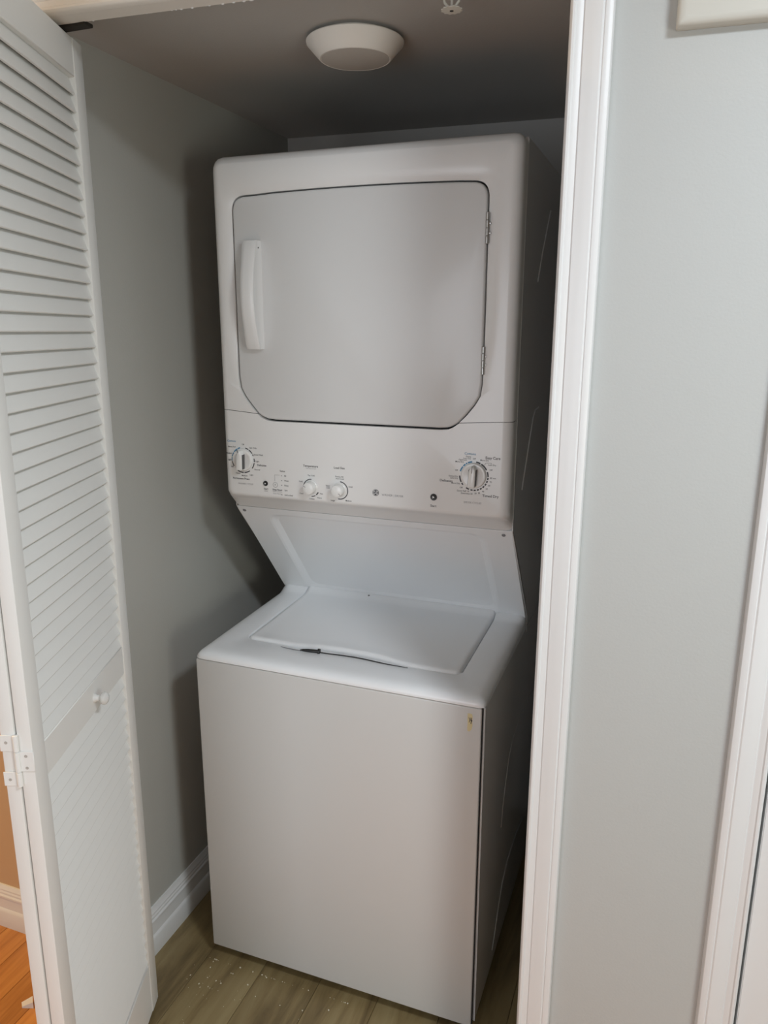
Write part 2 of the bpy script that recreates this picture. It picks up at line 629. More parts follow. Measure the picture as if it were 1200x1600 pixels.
def door_loop(g=0.0, gl=None):
    """outline of the dryer door grown by g"""
    if gl is None:
        gl = g
    x0, x1, zt, zb = 0.0515 - g, 0.617 + g, 1.843 + g, 1.3655 - gl
    h_ = min(g, 0.0045)
    S = (0.0975 - 0.95 * h_, 1.3785 + 0.1 * h_)
    E_ = (0.5695 + 0.95 * h_, 1.3785 + 0.1 * h_)
    xa, xb = 0.0515 - h_, 0.617 + h_
    up = [S, (0.083 - .7 * h_, 1.395 - .7 * h_), (0.066 - .9 * h_, 1.416 - .4 * h_), (xa + 0.004, 1.434), (xa * .7 + x0 * .3 + 0.0005, 1.460), (x0 * .7 + xa * .3, 1.49), (x0, 1.55), (x0, 1.64)]
    up += fillet([(x0, 1.7), (x0, zt), (x0 + 0.06, zt + 0.0012)], [0, 0.030 + g * .5, 0])[1:]
    for k in range(1, 14):
        x = x0 + 0.06 + (x1 - x0 - 0.12) * k / 13
        f = (x - x0) / (x1 - x0)
        up.append((x, zt + 0.006 * (1 - (2 * f - 1) ** 2)))
    up += fillet([(x1 - 0.06, zt + 0.0012), (x1, zt), (x1, 1.7)], [0, 0.030 + g * .5, 0])[1:]
    up += [(x1, 1.6), (x1, 1.55), (x1 * .7 + xb * .3, 1.49), (xb * .7 + x1 * .3 - 0.0005, 1.460), (xb - 0.004, 1.434), (0.602 + .9 * h_, 1.416 - .4 * h_), (0.585 + .7 * h_, 1.395 - .7 * h_), E_]
    lo = [E_, (0.559, 1.3715 - .9 * gl), (0.548, zb + 0.0015), (0.53, zb), (0.14, zb), (0.122, zb + 0.0015), (0.108, 1.3715 - .9 * gl), S]
    return resample(up, NU) + resample(lo, NL)[1:-1]


def at_y(loop, y):
    return [Vector((x, y, z)) for x, z in loop]


outers = [
    (0.0205, 1.1915, 1.9100, 0.012, 0.012, 0.158),
    (0.0140, 1.1868, 1.9120, 0.014, 0.014, 0.1590),
    (0.0085, 1.1830, 1.9160, 0.018, 0.015, 0.1620),
    (0.0040, 1.1800, 1.9210, 0.022, 0.015, 0.1665),
    (0.0010, 1.1760, 1.9260, 0.024, 0.014, 0.1735),
    (0.0000, 1.1700, 1.9290, 0.024, 0.012, 0.1820),
    (0.0000, 1.1460, 1.9300, 0.024, 0.010, 0.2060),
]
rings = [at_y(outer_loop(i, zb, zt, rt, rb), y) for i, zb, zt, rt, rb, y in outers][::-1]
# door recess: flat face, then a shallow slope down to the door gap (not along the console)
d2, d1, d0 = door_loop(0.024, 0.006), door_loop(0.0045, 0.0030), door_loop(0.0028, 0.0024)


def recess(loop, y):
    return [Vector((x, 0.158 + y * (lambda f: f * f * (3 - 2 * f))(min(1, max(0, (z - 1.40) / 0.22))), z)) for x, z in loop]


rings.append(recess(d2, 0.0))
rings.append(recess(d1, 0.0042))
rings.append(recess(d0, 0.0055))
rings.append([Vector((x, 0.176, z)) for x, z in d0])


def ring_part(name, i0, i1, m, parent):
    b = bmesh.new()
    vr = [[b.verts.new(r[k % len(r)]) for k in range(i0, i1 + 1)] for r in rings]
    for a, c in zip(vr, vr[1:]):
        for k in range(i1 - i0):
            b.faces.new((a[k], a[k + 1], c[k + 1], c[k]))
    return obj(name, b, m, parent, 40)


NT = NU + NL - 2
front = ring_part('dryer_front', 0, NU - 1, M_PLASTIC, wdr)
# console: same ring, its top edge dropped by a fine seam
for r in rings:
    pass
cons_rings = rings
console = ring_part('control_panel', NU - 1, NT, M_PLASTIC, wdr)
console.location.z = -0.0012
console['_loc'] = (0, 0, 0)
b = bmesh.new()     # dark board behind the seams
box(b, 0.004, W - 0.004, 0.1775, 0.200, 1.20, 1.915)
obj('gap_backing', b, M_GAP, wdr, 0)

# dryer door: rounded edge, almost flat face
b = bmesh.new()
base = door_loop(0.0)
cx, cz = 0.334, 1.60


def shrink(loop, d):
    out = []
    n = len(loop)
    for i in range(n):
        p0, p1 = Vector(loop[i - 1]), Vector(loop[(i + 1) % n])
        t = (p1 - p0).normalized()
        nn = Vector((t.y, -t.x))
        out.append((loop[i][0] + nn.x * d, loop[i][1] + nn.y * d))
    return out


rr = [at_y(base, 0.1765), at_y(base, 0.1650), at_y(shrink(base, 0.0008), 0.1622), at_y(shrink(base, 0.0022), 0.1605), at_y(shrink(base, 0.0045), 0.1598)]
vr = loft(b, rr, False, False)
b.faces.new(list(reversed(vr[-1])))
b.faces.new(vr[0])
ddoor = obj('dryer_door', b, M_ENAMEL, wdr, 40)

# door handle: bowed pull, widest out at its middle
b = bmesh.new()
rr = []
for k in range(25):
    f = k / 24
    z = 1.5225 + f * 0.2295
    bow = math.sin(math.pi * f)
    p = 0.0165 + 0.0225 * bow
    xl, xr = 0.0800, 0.1200
    ring = [(xl + 0.006, 0.1602), (xl + 0.001, 0.1602 - p * 0.55), (xl + 0.0022, 0.1602 - p * 0.86), (xl + 0.007, 0.1602 - p * 0.99), (xl + 0.014, 0.1602 - p * 1.03),
            (xl + 0.026, 0.1602 - p * 1.02), (xr - 0.0055, 0.1602 - p), (xr - 0.0030, 0.1602 - p * 0.95), (xr - 0.0034, 0.1602 - p * 0.86), (xr - 0.0060 * bow - 0.002, 0.1602 - p * 0.45), (xr, 0.1602)]
    sc = 1.0
    if k in (0, 24):
        sc = 0.90
    xm = (xl + xr) / 2
    rr.append([Vector((xm + (x - xm) * (0.97 if k in (0, 24) else 1), 0.1602 + (y - 0.1602) * sc, z)) for x, y in ring])
loft(b, rr, True, True)
h = obj('door_handle', b, M_PLASTIC, wdr, 45)
b = bmesh.new()
lathe(b, [(0.0018, 0), (0.0016, 0.0006)], 10, frame((0.117, 0.152, 1.737), (0, 1, 0), (0, 0, 1), (1, 0, 0)))
obj('set_screw', b, M_DARK, h)

for z0, z1 in ((1.729, 1.787), (1.478, 1.534)):
    b = bmesh.new()
    n = 4
    for k in range(n):
        a, c = z0 + (z1 - z0) * k / n, z0 + (z1 - z0) * (k + 1) / n
        lathe(b, [(0.0026, 0), (0.0036, 0.0008), (0.0036, c - a - 0.0008), (0.0026, c - a)], 14, Matrix.Translation((0.6185, 0.1585, a)))
    hi = obj('door_hinge', b, M_CHROME, wdr)
    hi['label'] = 'chrome barrel hinge'
    for zc in (z0 + 0.020, z1 - 0.020):
        b = bmesh.new()
        lathe(b, [(0.0022, 0), (0.0018, 0.0008), (0.0006, 0.0011)], 10, frame((0.6235, 0.1588, zc), (1, 0, 0), (0, 0, -1), (0, -1, 0)))
        obj('hinge_screw', b, M_CHROME, hi)

# upper cabinet: side sheets with the slanted step behind the washer lid
b = bmesh.new()
side = [(0.2062, 1.9250), (0.2062, 1.1510), (0.2290, 1.1330), (0.4640, 0.8600), (0.4720, 0.8300), (0.7800, 0.8300), (0.7800, 1.9250)]
loft(b, [[Vector((x, y, z)) for y, z in side] for x in (0.0, W)], True, True)
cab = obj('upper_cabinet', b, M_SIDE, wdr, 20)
# bright folded sheet edges
for x in (0.0, W):
    b = bmesh.new()
    path = [(x, 0.2070, 1.922), (x, 0.2070, 1.145), (x, 0.2165, 1.1325), (x, 0.4500, 0.8600), (x, 0.4560, 0.815)]
    tube(b, path, 0.0013, 6)
    obj('sheet_edge', b, M_ENAMEL, cab)


def side_emboss(pts, parent, r=0.0020):
    b = bmesh.new()
    P = [(W + 0.0002, y, z) for y, z in pts]
    P2 = []
    for i in range(len(P) - 1):
        for k in range(6):
            f = k / 6
            P2.append(tuple(P[i][q] + f * (P[i + 1][q] - P[i][q]) for q in range(3)))
    P2.append(P[-1])
    tube(b, P2, r, 6)
    return obj('embossed_rib', b, M_ENAMEL_L if r > 0.0015 else M_SIDE, parent)


side_emboss([(0.50, 1.83), (0.466, 1.791), (0.415, 1.73), (0.374, 1.668)], cab)
side_emboss([(0.47, 1.385), (0.42, 1.383), (0.394, 1.365), (0.35, 1.30), (0.295, 1.218)], cab)

# slanted panel over the lid with its pressed recess
b = bmesh.new()
A0, B0 = Vector((0, 0.2100, 1.1440)), Vector((0, 0.4420, 0.8590))
ud = (B0 - A0)
nrm = Vector((0, -ud.z, ud.y)).normalized()
if nrm.y > 0:
    nrm = -nrm


def sp(x, f, d):
    q = A0 + ud * f + nrm * d
    return Vector((x, q.y, q.z))


def sloop(x0, x1, f0, f1, rx, d, n=6):
    rf = rx / ud.length
    pts = []
    for (cx_, cf, a0) in ((x0 + rx, f0 + rf, 180), (x1 - rx, f0 + rf, 270), (x1 - rx, f1 - rf, 0), (x0 + rx, f1 - rf, 90)):
        for k in range(n + 1):
            a = math.radians(a0 + 90 * k / n)
            pts.append(sp(cx_ + rx * math.cos(a), cf + rf * math.sin(a), d))
    return pts


rr = [sloop(0.001, W - 0.001, 0.0, 1.0, 0.001, -0.003), sloop(0.001, W - 0.001, 0.0, 1.0, 0.001, 0.0018), sloop(0.002, W - 0.002, 0.004, 0.996, 0.002, 0.0028),
      sloop(0.074, 0.622, 0.055, 0.985, 0.030, 0.0028), sloop(0.080, 0.616, 0.066, 0.972, 0.028, 0.0018), sloop(0.104, 0.596, 0.100, 0.900, 0.022, -0.0058), sloop(0.112, 0.588, 0.112, 0.886, 0.018, -0.0066)]
loft(b, rr, True, True)
obj('slanted_panel', b, M_ENAMEL_L, wdr, 6)
for x in (0.0155, 0.6625):
    b = bmesh.new()
    c = sp(x, 0.040, 0.0026)
    lathe(b, [(0.0045, 0), (0.0045, 0.0012), (0.0035, 0.0022), (0.0012, 0.0016)], 14, frame(c, (1, 0, 0), ud.normalized(), nrm))
    s_ = obj('panel_screw', b, M_GREYINK, wdr)
    s_['label'] = 'dark screw head'

# washer cabinet, front panel, feet
b = bmesh.new()
box(b, 0.0, W, 0.0085, 0.780, 0.045, 0.8265, 0.003, 2)
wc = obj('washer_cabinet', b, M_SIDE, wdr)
b = bmesh.new()
tube(b, [(W - 0.0012, 0.0092, 0.046), (W - 0.0012, 0.0092, 0.8225), (W - 0.0010, 0.03, 0.8262), (W - 0.0010, 0.44, 0.8275)], 0.0015, 6)
obj('sheet_edge', b, M_ENAMEL, wc)
b = bmesh.new()
box(b, 0.004, W - 0.0045, 0.0045, 0.0095, 0.040, 0.8285)
obj('gap_backing', b, M_GAP, wdr, 0)
b = bmesh.new()
box(b, 0.0005, W - 0.0065, -0.001, 0.0065, 0.035, 0.8255, 0.0032, 3)
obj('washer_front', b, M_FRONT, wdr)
side_emboss([(0.62, 0.575), (0.50, 0.590), (0.407, 0.590), (0.33, 0.580), (0.29, 0.555), (0.262, 0.506), (0.236, 0.453), (0.226, 0.40)], wc, 0.0014)
side_emboss([(0.55, 0.21), (0.44, 0.23), (0.33, 0.228), (0.275, 0.205), (0.235, 0.165), (0.205, 0.12), (0.18, 0.085)], wc, 0.0014)
for x, y in ((0.05, 0.05), (W - 0.05, 0.05), (0.05, 0.72), (W - 0.05, 0.72)):
    b = bmesh.new()
    lathe(b, [(0.020, 0), (0.022, 0.004), (0.020, 0.014), (0.008, 0.018), (0.008, 0.046)], 18, Matrix.Translation((x, y, 0)))
    obj('levelling_foot', b, M_DARK, wdr)

# washer top deck with the lid opening
ZD0 = 0.8470


def zd(y):
    z = ZD0 + 0.023 * (y - 0.02)
    if y > 0.400:
        z += 0.0115 * min(1, ((y - 0.400) / 0.030)) ** 1.6
    return z


LX0, LX1, LYB = 0.0790, 0.6060, 0.4330


def lid_front(x, g=0.0):
    y = 0.0985 - 0.012 * (x - LX0) / (LX1 - LX0)
    c = math.exp(-((x - 0.345) / 0.105) ** 4)
    y += (0.0175 - g) * c - g * (1 - c)
    d = min(x - LX0, LX1 - x)
    if d < 0.014:
        y += 0.013 * (1 - max(d, 0) / 0.014) ** 2
    return y


NS, NF = 44, 70


def hole(g, gf):
    pts = []
    left = [(LX0 - g, LYB), (LX0 - g, lid_front(LX0) + 0.004)]
    frontp = [(LX0 - g, lid_front(LX0) + 0.004)] + [(LX0 + (LX1 - LX0) * k / 60, lid_front(LX0 + (LX1 - LX0) * k / 60) - gf - 0.010 * math.exp(-((LX0 + (LX1 - LX0) * k / 60 - 0.325) / 0.125) ** 4) * (1 if gf else 0)) for k in range(61)] + [(LX1 + g, lid_front(LX1) + 0.004)]
    rightp = [(LX1 + g, lid_front(LX1) + 0.004), (LX1 + g, LYB)]
    backp = [(LX1 + g, LYB), (LX0 - g, LYB)]
    return resample(left, NS)[:-1] + resample(frontp, NF)[:-1] + resample(rightp, NS)[:-1] + resample(backp, 20)[:-1]


def deck_outer(i, fi):
    x0, x1, y0, y1 = i, W - i, -0.002 + fi, 0.4430
    L = fillet([(x0, y1), (x0, y0), (x1, y0), (x1, y1)], [0, 0.014, 0.014, 0])
    n = len(L)
    left = [L[0]] + L[1:5]
    fr = L[4:n - 4 - 1]
    i1 = 5
    left = L[:i1]
    fr = L[i1 - 1:n - i1 + 1]
    rt = L[n - i1:]
    return resample(left, NS)[:-1] + resample(fr, NF)[:-1] + resample(rt, NS)[:-1] + resample([(x1, y1), (x0, y1)], 20)[:-1]


def lift(loop, dz, fixed=None):
    return [Vector((x, y, fixed if fixed is not None else zd(y) + dz)) for x, y in loop]


b = bmesh.new()
rr = [lift(hole(0.002, 0.001), 0, 0.829), lift(hole(0.002, 0.001), -0.0035), lift(hole(0.0035, 0.003), -0.0009), lift(hole(0.006, 0.006), 0),
      lift(deck_outer(0.026, 0.034), 0), lift(deck_outer(0.019, 0.022), -0.0004), lift(deck_outer(0.012, 0.012), -0.0022), lift(deck_outer(0.006, 0.005), -0.0055), lift(deck_outer(0.0016, 0.001), -0.0105),
      lift(deck_outer(0.0, 0.0), -0.0150), lift(deck_outer(0.0, 0.0), 0, 0.8275), lift(deck_outer(0.006, 0.006), 0, 0.8275)]
loft(b, rr)
deck = obj('washer_deck', b, M_ENAMEL_L, wdr, 45)
b = bmesh.new()
box(b, 0.05, 0.63, 0.06, 0.436, 0.826, 0.8335)  # solid black slab under the lid, standing in for shade in the gap
obj('lid_gap_backing', b, M_GAP, wdr, 0)

# lid
b = bmesh.new()
NX, NY = 64, 26
vs_ = []
fv = [0, .008, .02, .045, .08] + [0.08 + (0.90 - 0.08) * k / 12 for k in range(1, 13)] + [0.915, 0.93, 0.945, 0.96, 0.975, 0.99, 1.0]
us = [0, .006, .014, .024] + [0.024 + 0.952 * k / 44 for k in range(1, 44)] + [.976, .986, .994, 1.0]


def edge_drop(d):
    d = max(d, 0)
    return -0.0065 * max(0, 1 - d / 0.008) ** 2


for u in us:
    col = []
    x = LX0 + (LX1 - LX0) * u
    yf = lid_front(x)
    for v in fv:
        y = yf + (LYB - yf) * v
        z = zd(y) + 0.0030 + edge_drop(min(x - LX0, LX1 - x, y - yf))
        # shallow dish inside a raised border
        q = min(x - LX0 - 0.016, LX1 - 0.016 - x, y - yf - 0.016, 0.395 - y)
        z -= 0.0016 * min(1, max(0, q / 0.010))
        col.append(b.verts.new((x, y, z)))
    vs_.append(col)
for a, c in zip(vs_, vs_[1:]):
    for k in range(len(fv) - 1):
        b.faces.new((a[k], a[k + 1], c[k + 1], c[k]))
bnd = [c[0] for c in vs_] + vs_[-1][1:] + [c[-1] for c in vs_[::-1][1:]] + vs_[0][::-1][1:-1]
low = [b.verts.new((v.co.x, v.co.y, 0.8345)) for v in bnd]
for i in range(len(bnd)):
    j = (i + 1) % len(bnd)
    b.faces.new((bnd[i], bnd[j], low[j], low[i]))
obj('washer_lid', b, M_ENAMEL_L, wdr, 50)
b = bmesh.new()
lathe(b, [(0.0028, 0), (0.0024, 0.0012), (0.001, 0.0014)], 10, frame((0.262, 0.425, zd(0.425) + 0.0030), (1, 0, 0), (0, .97, .24), (0, -.24, .97)))
obj('lid_pin', b, M_GREYINK, wdr)

# ---- dials, buttons and print on the console
FY = (1, 0, 0)


def face_frame(x, z, y=0.158):
    return frame((x, y, z), (1, 0, 0), (0, 0, 1), (0, -1, 0))


TMP = []


def glyphs(bmx, s, x, z, size, align='CENTER', bold=0.0, y=0.15785):
    c = bpy.data.curves.new('txt', 'FONT')
    c.body = s
    c.size = size
    c.align_x = align
    c.align_y = 'CENTER'
    c.offset = bold * size
    c.resolution_u = 3
    o = bpy.data.objects.new('txt', c)
    COL.objects.link(o)
    bpy.context.view_layer.update()
    me = bpy.data.meshes.new_from_object(o.evaluated_get(bpy.context.evaluated_depsgraph_get()))
    me.transform(face_frame(x, z, y))
    bmx.from_mesh(me)
    bpy.data.meshes.remove(me)
    bpy.data.objects.remove(o)
    bpy.data.curves.remove(c)


def arc(bmx, x, z, r0, r1, a0, a1, n=8, y=0.15785):
    """flat arc, angles clockwise from the top"""
    for k in range(n):
        q = []
        for a, r in ((a0 + (a1 - a0) * k / n, r0), (a0 + (a1 - a0) * k / n, r1), (a0 + (a1 - a0) * (k + 1) / n, r1), (a0 + (a1 - a0) * (k + 1) / n, r0)):
            t = math.radians(a)
            q.append(bmx.verts.new((x + r * math.sin(t), y, z + r * math.cos(t))))
        bmx.faces.new(q)


def strip(bmx, x0, z0, x1, z1, w=0.0006, y=0.15785):
    d = Vector((x1 - x0, z1 - z0)).normalized()
    n = Vector((-d.y, d.x)) * w / 2
    bmx.faces.new([bmx.verts.new((px + sx * n.x, y, pz + sx * n.y)) for px, pz, sx in ((x0, z0, 1), (x1, z1, 1), (x1, z1, -1), (x0, z0, -1))])


DZ = -0.0
WX, WZ = 0.0535, 1.2690
DX, DZc = 0.6065, 1.2700
TX, TZ = 0.2290, 1.2160
LX, LZ = 0.2990, 1.2155


def flat(name, bmx, m, label=None):
    o = obj(name, bmx, m, console, 0)
    o['kind'] = 'stuff'
    if label:
        o['label'] = label
    return o


# washer dial legend
b = bmesh.new()
for a0, a1 in ((14, 30), (33, 56), (60, 68), (80, 96), (100, 128), (146, 176), (180, 212), (238, 262)):
    arc(b, WX, WZ, 0.0282, 0.0308, a0, a1)
for s, x, z, al in (('Off', WX + .001, WZ + .0365, 'CENTER'), ('Spin Only', WX + .018, WZ + .030, 'LEFT'), ('Speed Wash', WX + .029, WZ + .0145, 'LEFT'), ('Light', WX + .033, WZ - .001, 'LEFT'),
                    ('Normal', WX + .029, WZ - .0205, 'LEFT'), ('Light', WX + .016, WZ - .034, 'LEFT'), ('Medium', WX + .002, WZ - .037, 'CENTER'), ('Heavy', WX - .015, WZ - .032, 'CENTER'),
                    ('Off', WX - .027, WZ - .0175, 'RIGHT'), ('Light', WX - .0315, WZ - .001, 'RIGHT'), ('Medium', WX - .029, WZ + .0145, 'RIGHT'), ('Heavy Soil', WX - .019, WZ + .030, 'RIGHT')):
    glyphs(b, s, x, z, 0.0048, al, 0.012)
glyphs(b, 'Delicates', WX + .0365, WZ - .0095, 0.0066, 'LEFT', 0.02)
glyphs(b, 'Permanent Press', WX - .030, WZ - .0445, 0.0066, 'LEFT', 0.02)
flat('dial_lettering', b, M_INK)
b = bmesh.new()
glyphs(b, 'WASHER CYCLES', WX - .016, WZ - .0565, 0.0052, 'LEFT')
glyphs(b, 'DRYER CYCLES', DX - .020, DZc - .0575, 0.0056, 'LEFT')
glyphs(b, 'WASHER | DRYER', 0.4005, 1.2135, 0.0064, 'LEFT')
glyphs(b, 'from Hot to Cold', TX, 1.2605, 0.0034, 'CENTER')
glyphs(b, 'Hold', 0.1115, 1.1995, 0.0046, 'CENTER')
glyphs(b, 'Hold to Select', 0.1415, 1.2005, 0.0042, 'CENTER')
glyphs(b, 'Rinse Option', 0.1415, 1.1955, 0.0042, 'CENTER')
strip(b, 0.1355, 1.2245, 0.1355, 1.2395)
strip(b, 0.1355, 1.2395, 0.1490, 1.2400)
arc(b, 0.1365, 1.2160, 0.0054, 0.0062, 0, 360, 28)
glyphs(b, 'R', 0.1365, 1.2160, 0.0062, 'CENTER')
flat('panel_lettering', b, M_GREYINK)
b = bmesh.new()
for a0, a1 in ((264, 280), (284, 304), (308, 330), (333, 346)):
    arc(b, WX, WZ, 0.0282, 0.0308, a0, a1)
for a0, a1 in ((286, 308), (311, 322), (325, 331), (334, 352)):
    arc(b, DX, DZc, 0.0288, 0.0318, a0, a1)
glyphs(b, 'Cottons', WX - .0405, WZ + .0435, 0.0068, 'LEFT', 0.012)
glyphs(b, 'Cottons', DX - .021, DZc + .0465, 0.0072, 'LEFT', 0.012)
flat('blue_lettering', b, M_BLUE, 'blue lettering and dial arcs')
# centre legends
b = bmesh.new()
glyphs(b, 'Start', 0.1115, 1.2045, 0.0062, 'CENTER', 0.012)
glyphs(b, 'Deep Rinse', 0.1405, 1.2045, 0.0050, 'CENTER', 0.03)
glyphs(b, 'Status', 0.1490, 1.2495, 0.0056, 'LEFT', 0.015)
for k, s in enumerate(('Fill', 'Wash', 'Rinse', 'Spin', 'Lid Locked')):
    glyphs(b, s, 0.1600, 1.2385 - 0.0112 * k, 0.0048, 'LEFT', 0.012)
glyphs(b, 'Temperature', TX - 0.001, 1.2660, 0.0070, 'CENTER', 0.015)
glyphs(b, 'Load Size', LX, 1.2665, 0.0070, 'CENTER', 0.012)
for s, x, z in (('Tap Cold', TX, TZ + .0285), ('Cold', TX - .0265, TZ + .0130), ('Hot', TX + .025, TZ - .012), ('Warm', TX + .020, TZ - .022), ('Colors', TX + .001, TZ - .0255), ('Cool', TX - .0255, TZ - .015),
                ('Precise Fill', LX, LZ + .031), ('Auto Load', LX + .001, LZ + .0265), ('Super', LX - .0285, LZ + .0085), ('Load', LX - .0280, LZ + .004), ('Small', LX + .027, LZ + .010), ('Medium', LX + .022, LZ - .0225),
                ('Large', LX - .017, LZ - .0245)):
    glyphs(b, s, x, z, 0.0046, 'CENTER', 0.012)
arc(b, TX, TZ, 0.0188, 0.0208, 285, 362, 16)
arc(b, TX, TZ, 0.0188, 0.0208, 150, 180, 8)
arc(b, TX, TZ, 0.0180, 0.0208, 118, 142, 8)
arc(b, LX, LZ, 0.0190, 0.0212, 5, 190, 28)
glyphs(b, 'Start', 0.5195, 1.1985, 0.0070, 'CENTER', 0.012)
flat('centre_lettering', b, M_INK)
# dryer dial legend
b = bmesh.new()
for a0, a1 in ((8, 26), (30, 62), (70, 90), (93, 102), (106, 114), (118, 127), (131, 140), (144, 153), (157, 166), (170, 179), (183, 192), (198, 212), (228, 238), (242, 268)):
    arc(b, DX, DZc, 0.0288, 0.0318, a0, a1)
glyphs(b, 'Easy Care', DX + .0235, DZc + .0400, 0.0078, 'LEFT', 0.015)
glyphs(b, 'Delicates', DX - .0455, DZc - .0140, 0.0076, 'RIGHT', 0.012)
glyphs(b, 'Timed Dry', DX + .0195, DZc - .0405, 0.0078, 'LEFT', 0.015)
for s, x, z, al in (('Off', DX, DZc + .0365, 'CENTER'), ('More Dry', DX + .0125, DZc + .0345, 'LEFT'), ('Less Dry', DX + .030, DZc + .0255, 'LEFT'), ('Off', DX + .033, DZc + .0150, 'LEFT'), ('80 min.', DX + .0345, DZc - .002, 'LEFT'),
                    ('70', DX + .034, DZc - .0105, 'LEFT'), ('60', DX + .031, DZc - .018, 'LEFT'), ('50', DX + .026, DZc - .0255, 'LEFT'), ('40', DX + .0185, DZc - .0315, 'LEFT'), ('30', DX + .010, DZc - .0355, 'LEFT'),
                    ('20', DX + .0025, DZc - .0370, 'LEFT'), ('Dewrinkle 20', DX - .0015, DZc - .0385, 'RIGHT'), ('Quick Fluff 10', DX - .0095, DZc - .0335, 'RIGHT'), ('Off', DX - .0235, DZc - .0265, 'RIGHT'), ('More Dry', DX - .0295, DZc - .0180, 'RIGHT'),
                    ('Less Dry', DX - .0345, DZc - .0070, 'RIGHT'), ('Damp Dry', DX - .0345, DZc - .0030, 'RIGHT'), ('Off', DX - .0345, DZc + .0100, 'RIGHT'), ('More Dry', DX - .0220, DZc + .0285, 'RIGHT'), ('Optimum', DX - .0155, DZc + .0330, 'RIGHT'),
                    ('Less Dry', DX - .0070, DZc + .0365, 'RIGHT'), ('Damp', DX - .0070, DZc + .0405, 'RIGHT')):
    glyphs(b, s, x, z, 0.0046, al, 0.010)
strip(b, DX + .022, DZc + .0245, DX + .0245, DZc + .0290)
strip(b, DX + .0245, DZc + .0290, DX + .0365, DZc + .0295)
strip(b, DX + .0365, DZc + .0295, DX + .0365, DZc + .0272)
flat('timer_lettering', b, M_INK)

# indicator windows
for k in range(5):
    b = bmesh.new()
    lathe(b, [(0.0012, 0), (0.0011, 0.0006), (0.0004, 0.0008)], 10, face_frame(0.1530, 1.2385 - 0.0112 * k, 0.1581))
    o = obj('indicator_light', b, M_GREYINK, console)


def dial(name, x, z, r, rot, label, mark=None):
    """round skirt with a raised bar grip; rot turns the grip clockwise from the top"""
    F = face_frame(x, z, 0.1580) @ Matrix.Rotation(-math.radians(rot), 4, 'Z')
    b_ = bmesh.new()
    lathe(b_, [(r, 0), (r, 0.004), (r - 0.0012, 0.0062), (r - 0.004, 0.0072), (r - 0.006, 0.0066), (0.004, 0.0062)], 40, F)
    k_ = obj(name, b_, M_KNOB, wdr)
    k_['label'] = label
    b_ = bmesh.new()
    rr_ = []
    hw = 0.0075
    for hgt, inset in ((0.005, 0.0), (0.0185, 0.0), (0.0200, 0.0006), (0.0208, 0.002)):
        w_ = hw - inset
        l_ = r - 0.0032 - inset
        ring_ = []
        pts_ = fillet([(-w_, -l_ * 0.98), (w_, -l_ * 0.98), (w_ * .93, l_ * 0.60), (0, l_), (-w_ * .93, l_ * 0.60)], [0.003, 0.003, 0.004, 0.0, 0.004], 4)
        for px, py in pts_:
            ring_.append(F @ Vector((px, py, hgt)))
        rr_.append(ring_)
    loft(b_, rr_, True, True)
    obj('grip', b_, M_KNOB, k_)
    for sx in (-1, 1):  # thin dark grey strip on each side of the grip
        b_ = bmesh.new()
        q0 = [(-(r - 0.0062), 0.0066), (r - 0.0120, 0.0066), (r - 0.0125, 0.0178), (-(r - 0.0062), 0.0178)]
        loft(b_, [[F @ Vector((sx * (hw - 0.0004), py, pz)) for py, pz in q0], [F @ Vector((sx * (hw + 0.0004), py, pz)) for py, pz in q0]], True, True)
        gi = obj('grip_side', b_, M_GRIP, k_, 0)
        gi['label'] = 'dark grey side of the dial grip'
    b_ = bmesh.new()
    if mark is None:
        box(b_, -0.0006, 0.0006, r * 0.30, r * 0.86, 0.0200, 0.0212, 0, 1, F)
    else:
        box(b_, -0.0006, 0.0006, r * 0.46, r * 0.97, 0.0060, 0.0077, 0, 1, F @ Matrix.Rotation(-math.radians(mark), 4, 'Z'))
    g_ = obj('pointer_mark', b_, M_INK, k_)
    return k_


dial('washer_dial', WX, WZ, 0.0262, 2, 'white cycle dial of the washer', -30)
dial('timer_dial', DX, DZc, 0.0268, 3, 'white timer dial of the dryer')


def knob(name, x, z, label, rot):
    F = face_frame(x, z, 0.1580) @ Matrix.Rotation(-math.radians(rot), 4, 'Z')
    b_ = bmesh.new()
    lathe(b_, [(0.0165, 0), (0.0163, 0.002), (0.0145, 0.0035), (0.0140, 0.016), (0.0132, 0.0182), (0.0115, 0.0192), (0.003, 0.0196)], 36, F)
    k_ = obj(name, b_, M_KNOB, wdr)
    k_['label'] = label
    b_ = bmesh.new()
    box(b_, -0.0005, 0.0005, 0.007, 0.0130, 0.0186, 0.0196, 0, 1, F)
    obj('pointer_mark', b_, M_GREYINK, k_)


knob('temperature_knob', TX, TZ, 'round temperature knob', -60)
knob('load_knob', LX, LZ, 'round load size knob', 130)

for x, z, r in ((0.1110, 1.2165, 0.0060), (0.5198, 1.2168, 0.0074)):
    b = bmesh.new()
    lathe(b, [(r, 0), (r, 0.0012), (r * 0.9, 0.0022), (r * 0.55, 0.0020), (r * 0.2, 0.0017)], 28, face_frame(x, z, 0.158))
    o = obj('start_button', b, M_DARK, wdr)
    o['label'] = 'black round start button'
    b = bmesh.new()
    F = face_frame(x, z, 0.158)
    s = r * 0.36
    vs3 = [b.verts.new(F @ Vector(p)) for p in ((-s * .7, s, 0.0024), (-s * .7, -s, 0.0024), (s, 0, 0.0024))]
    b.faces.new(vs3)
    obj('start_symbol', b, M_WHITE, o, 0)

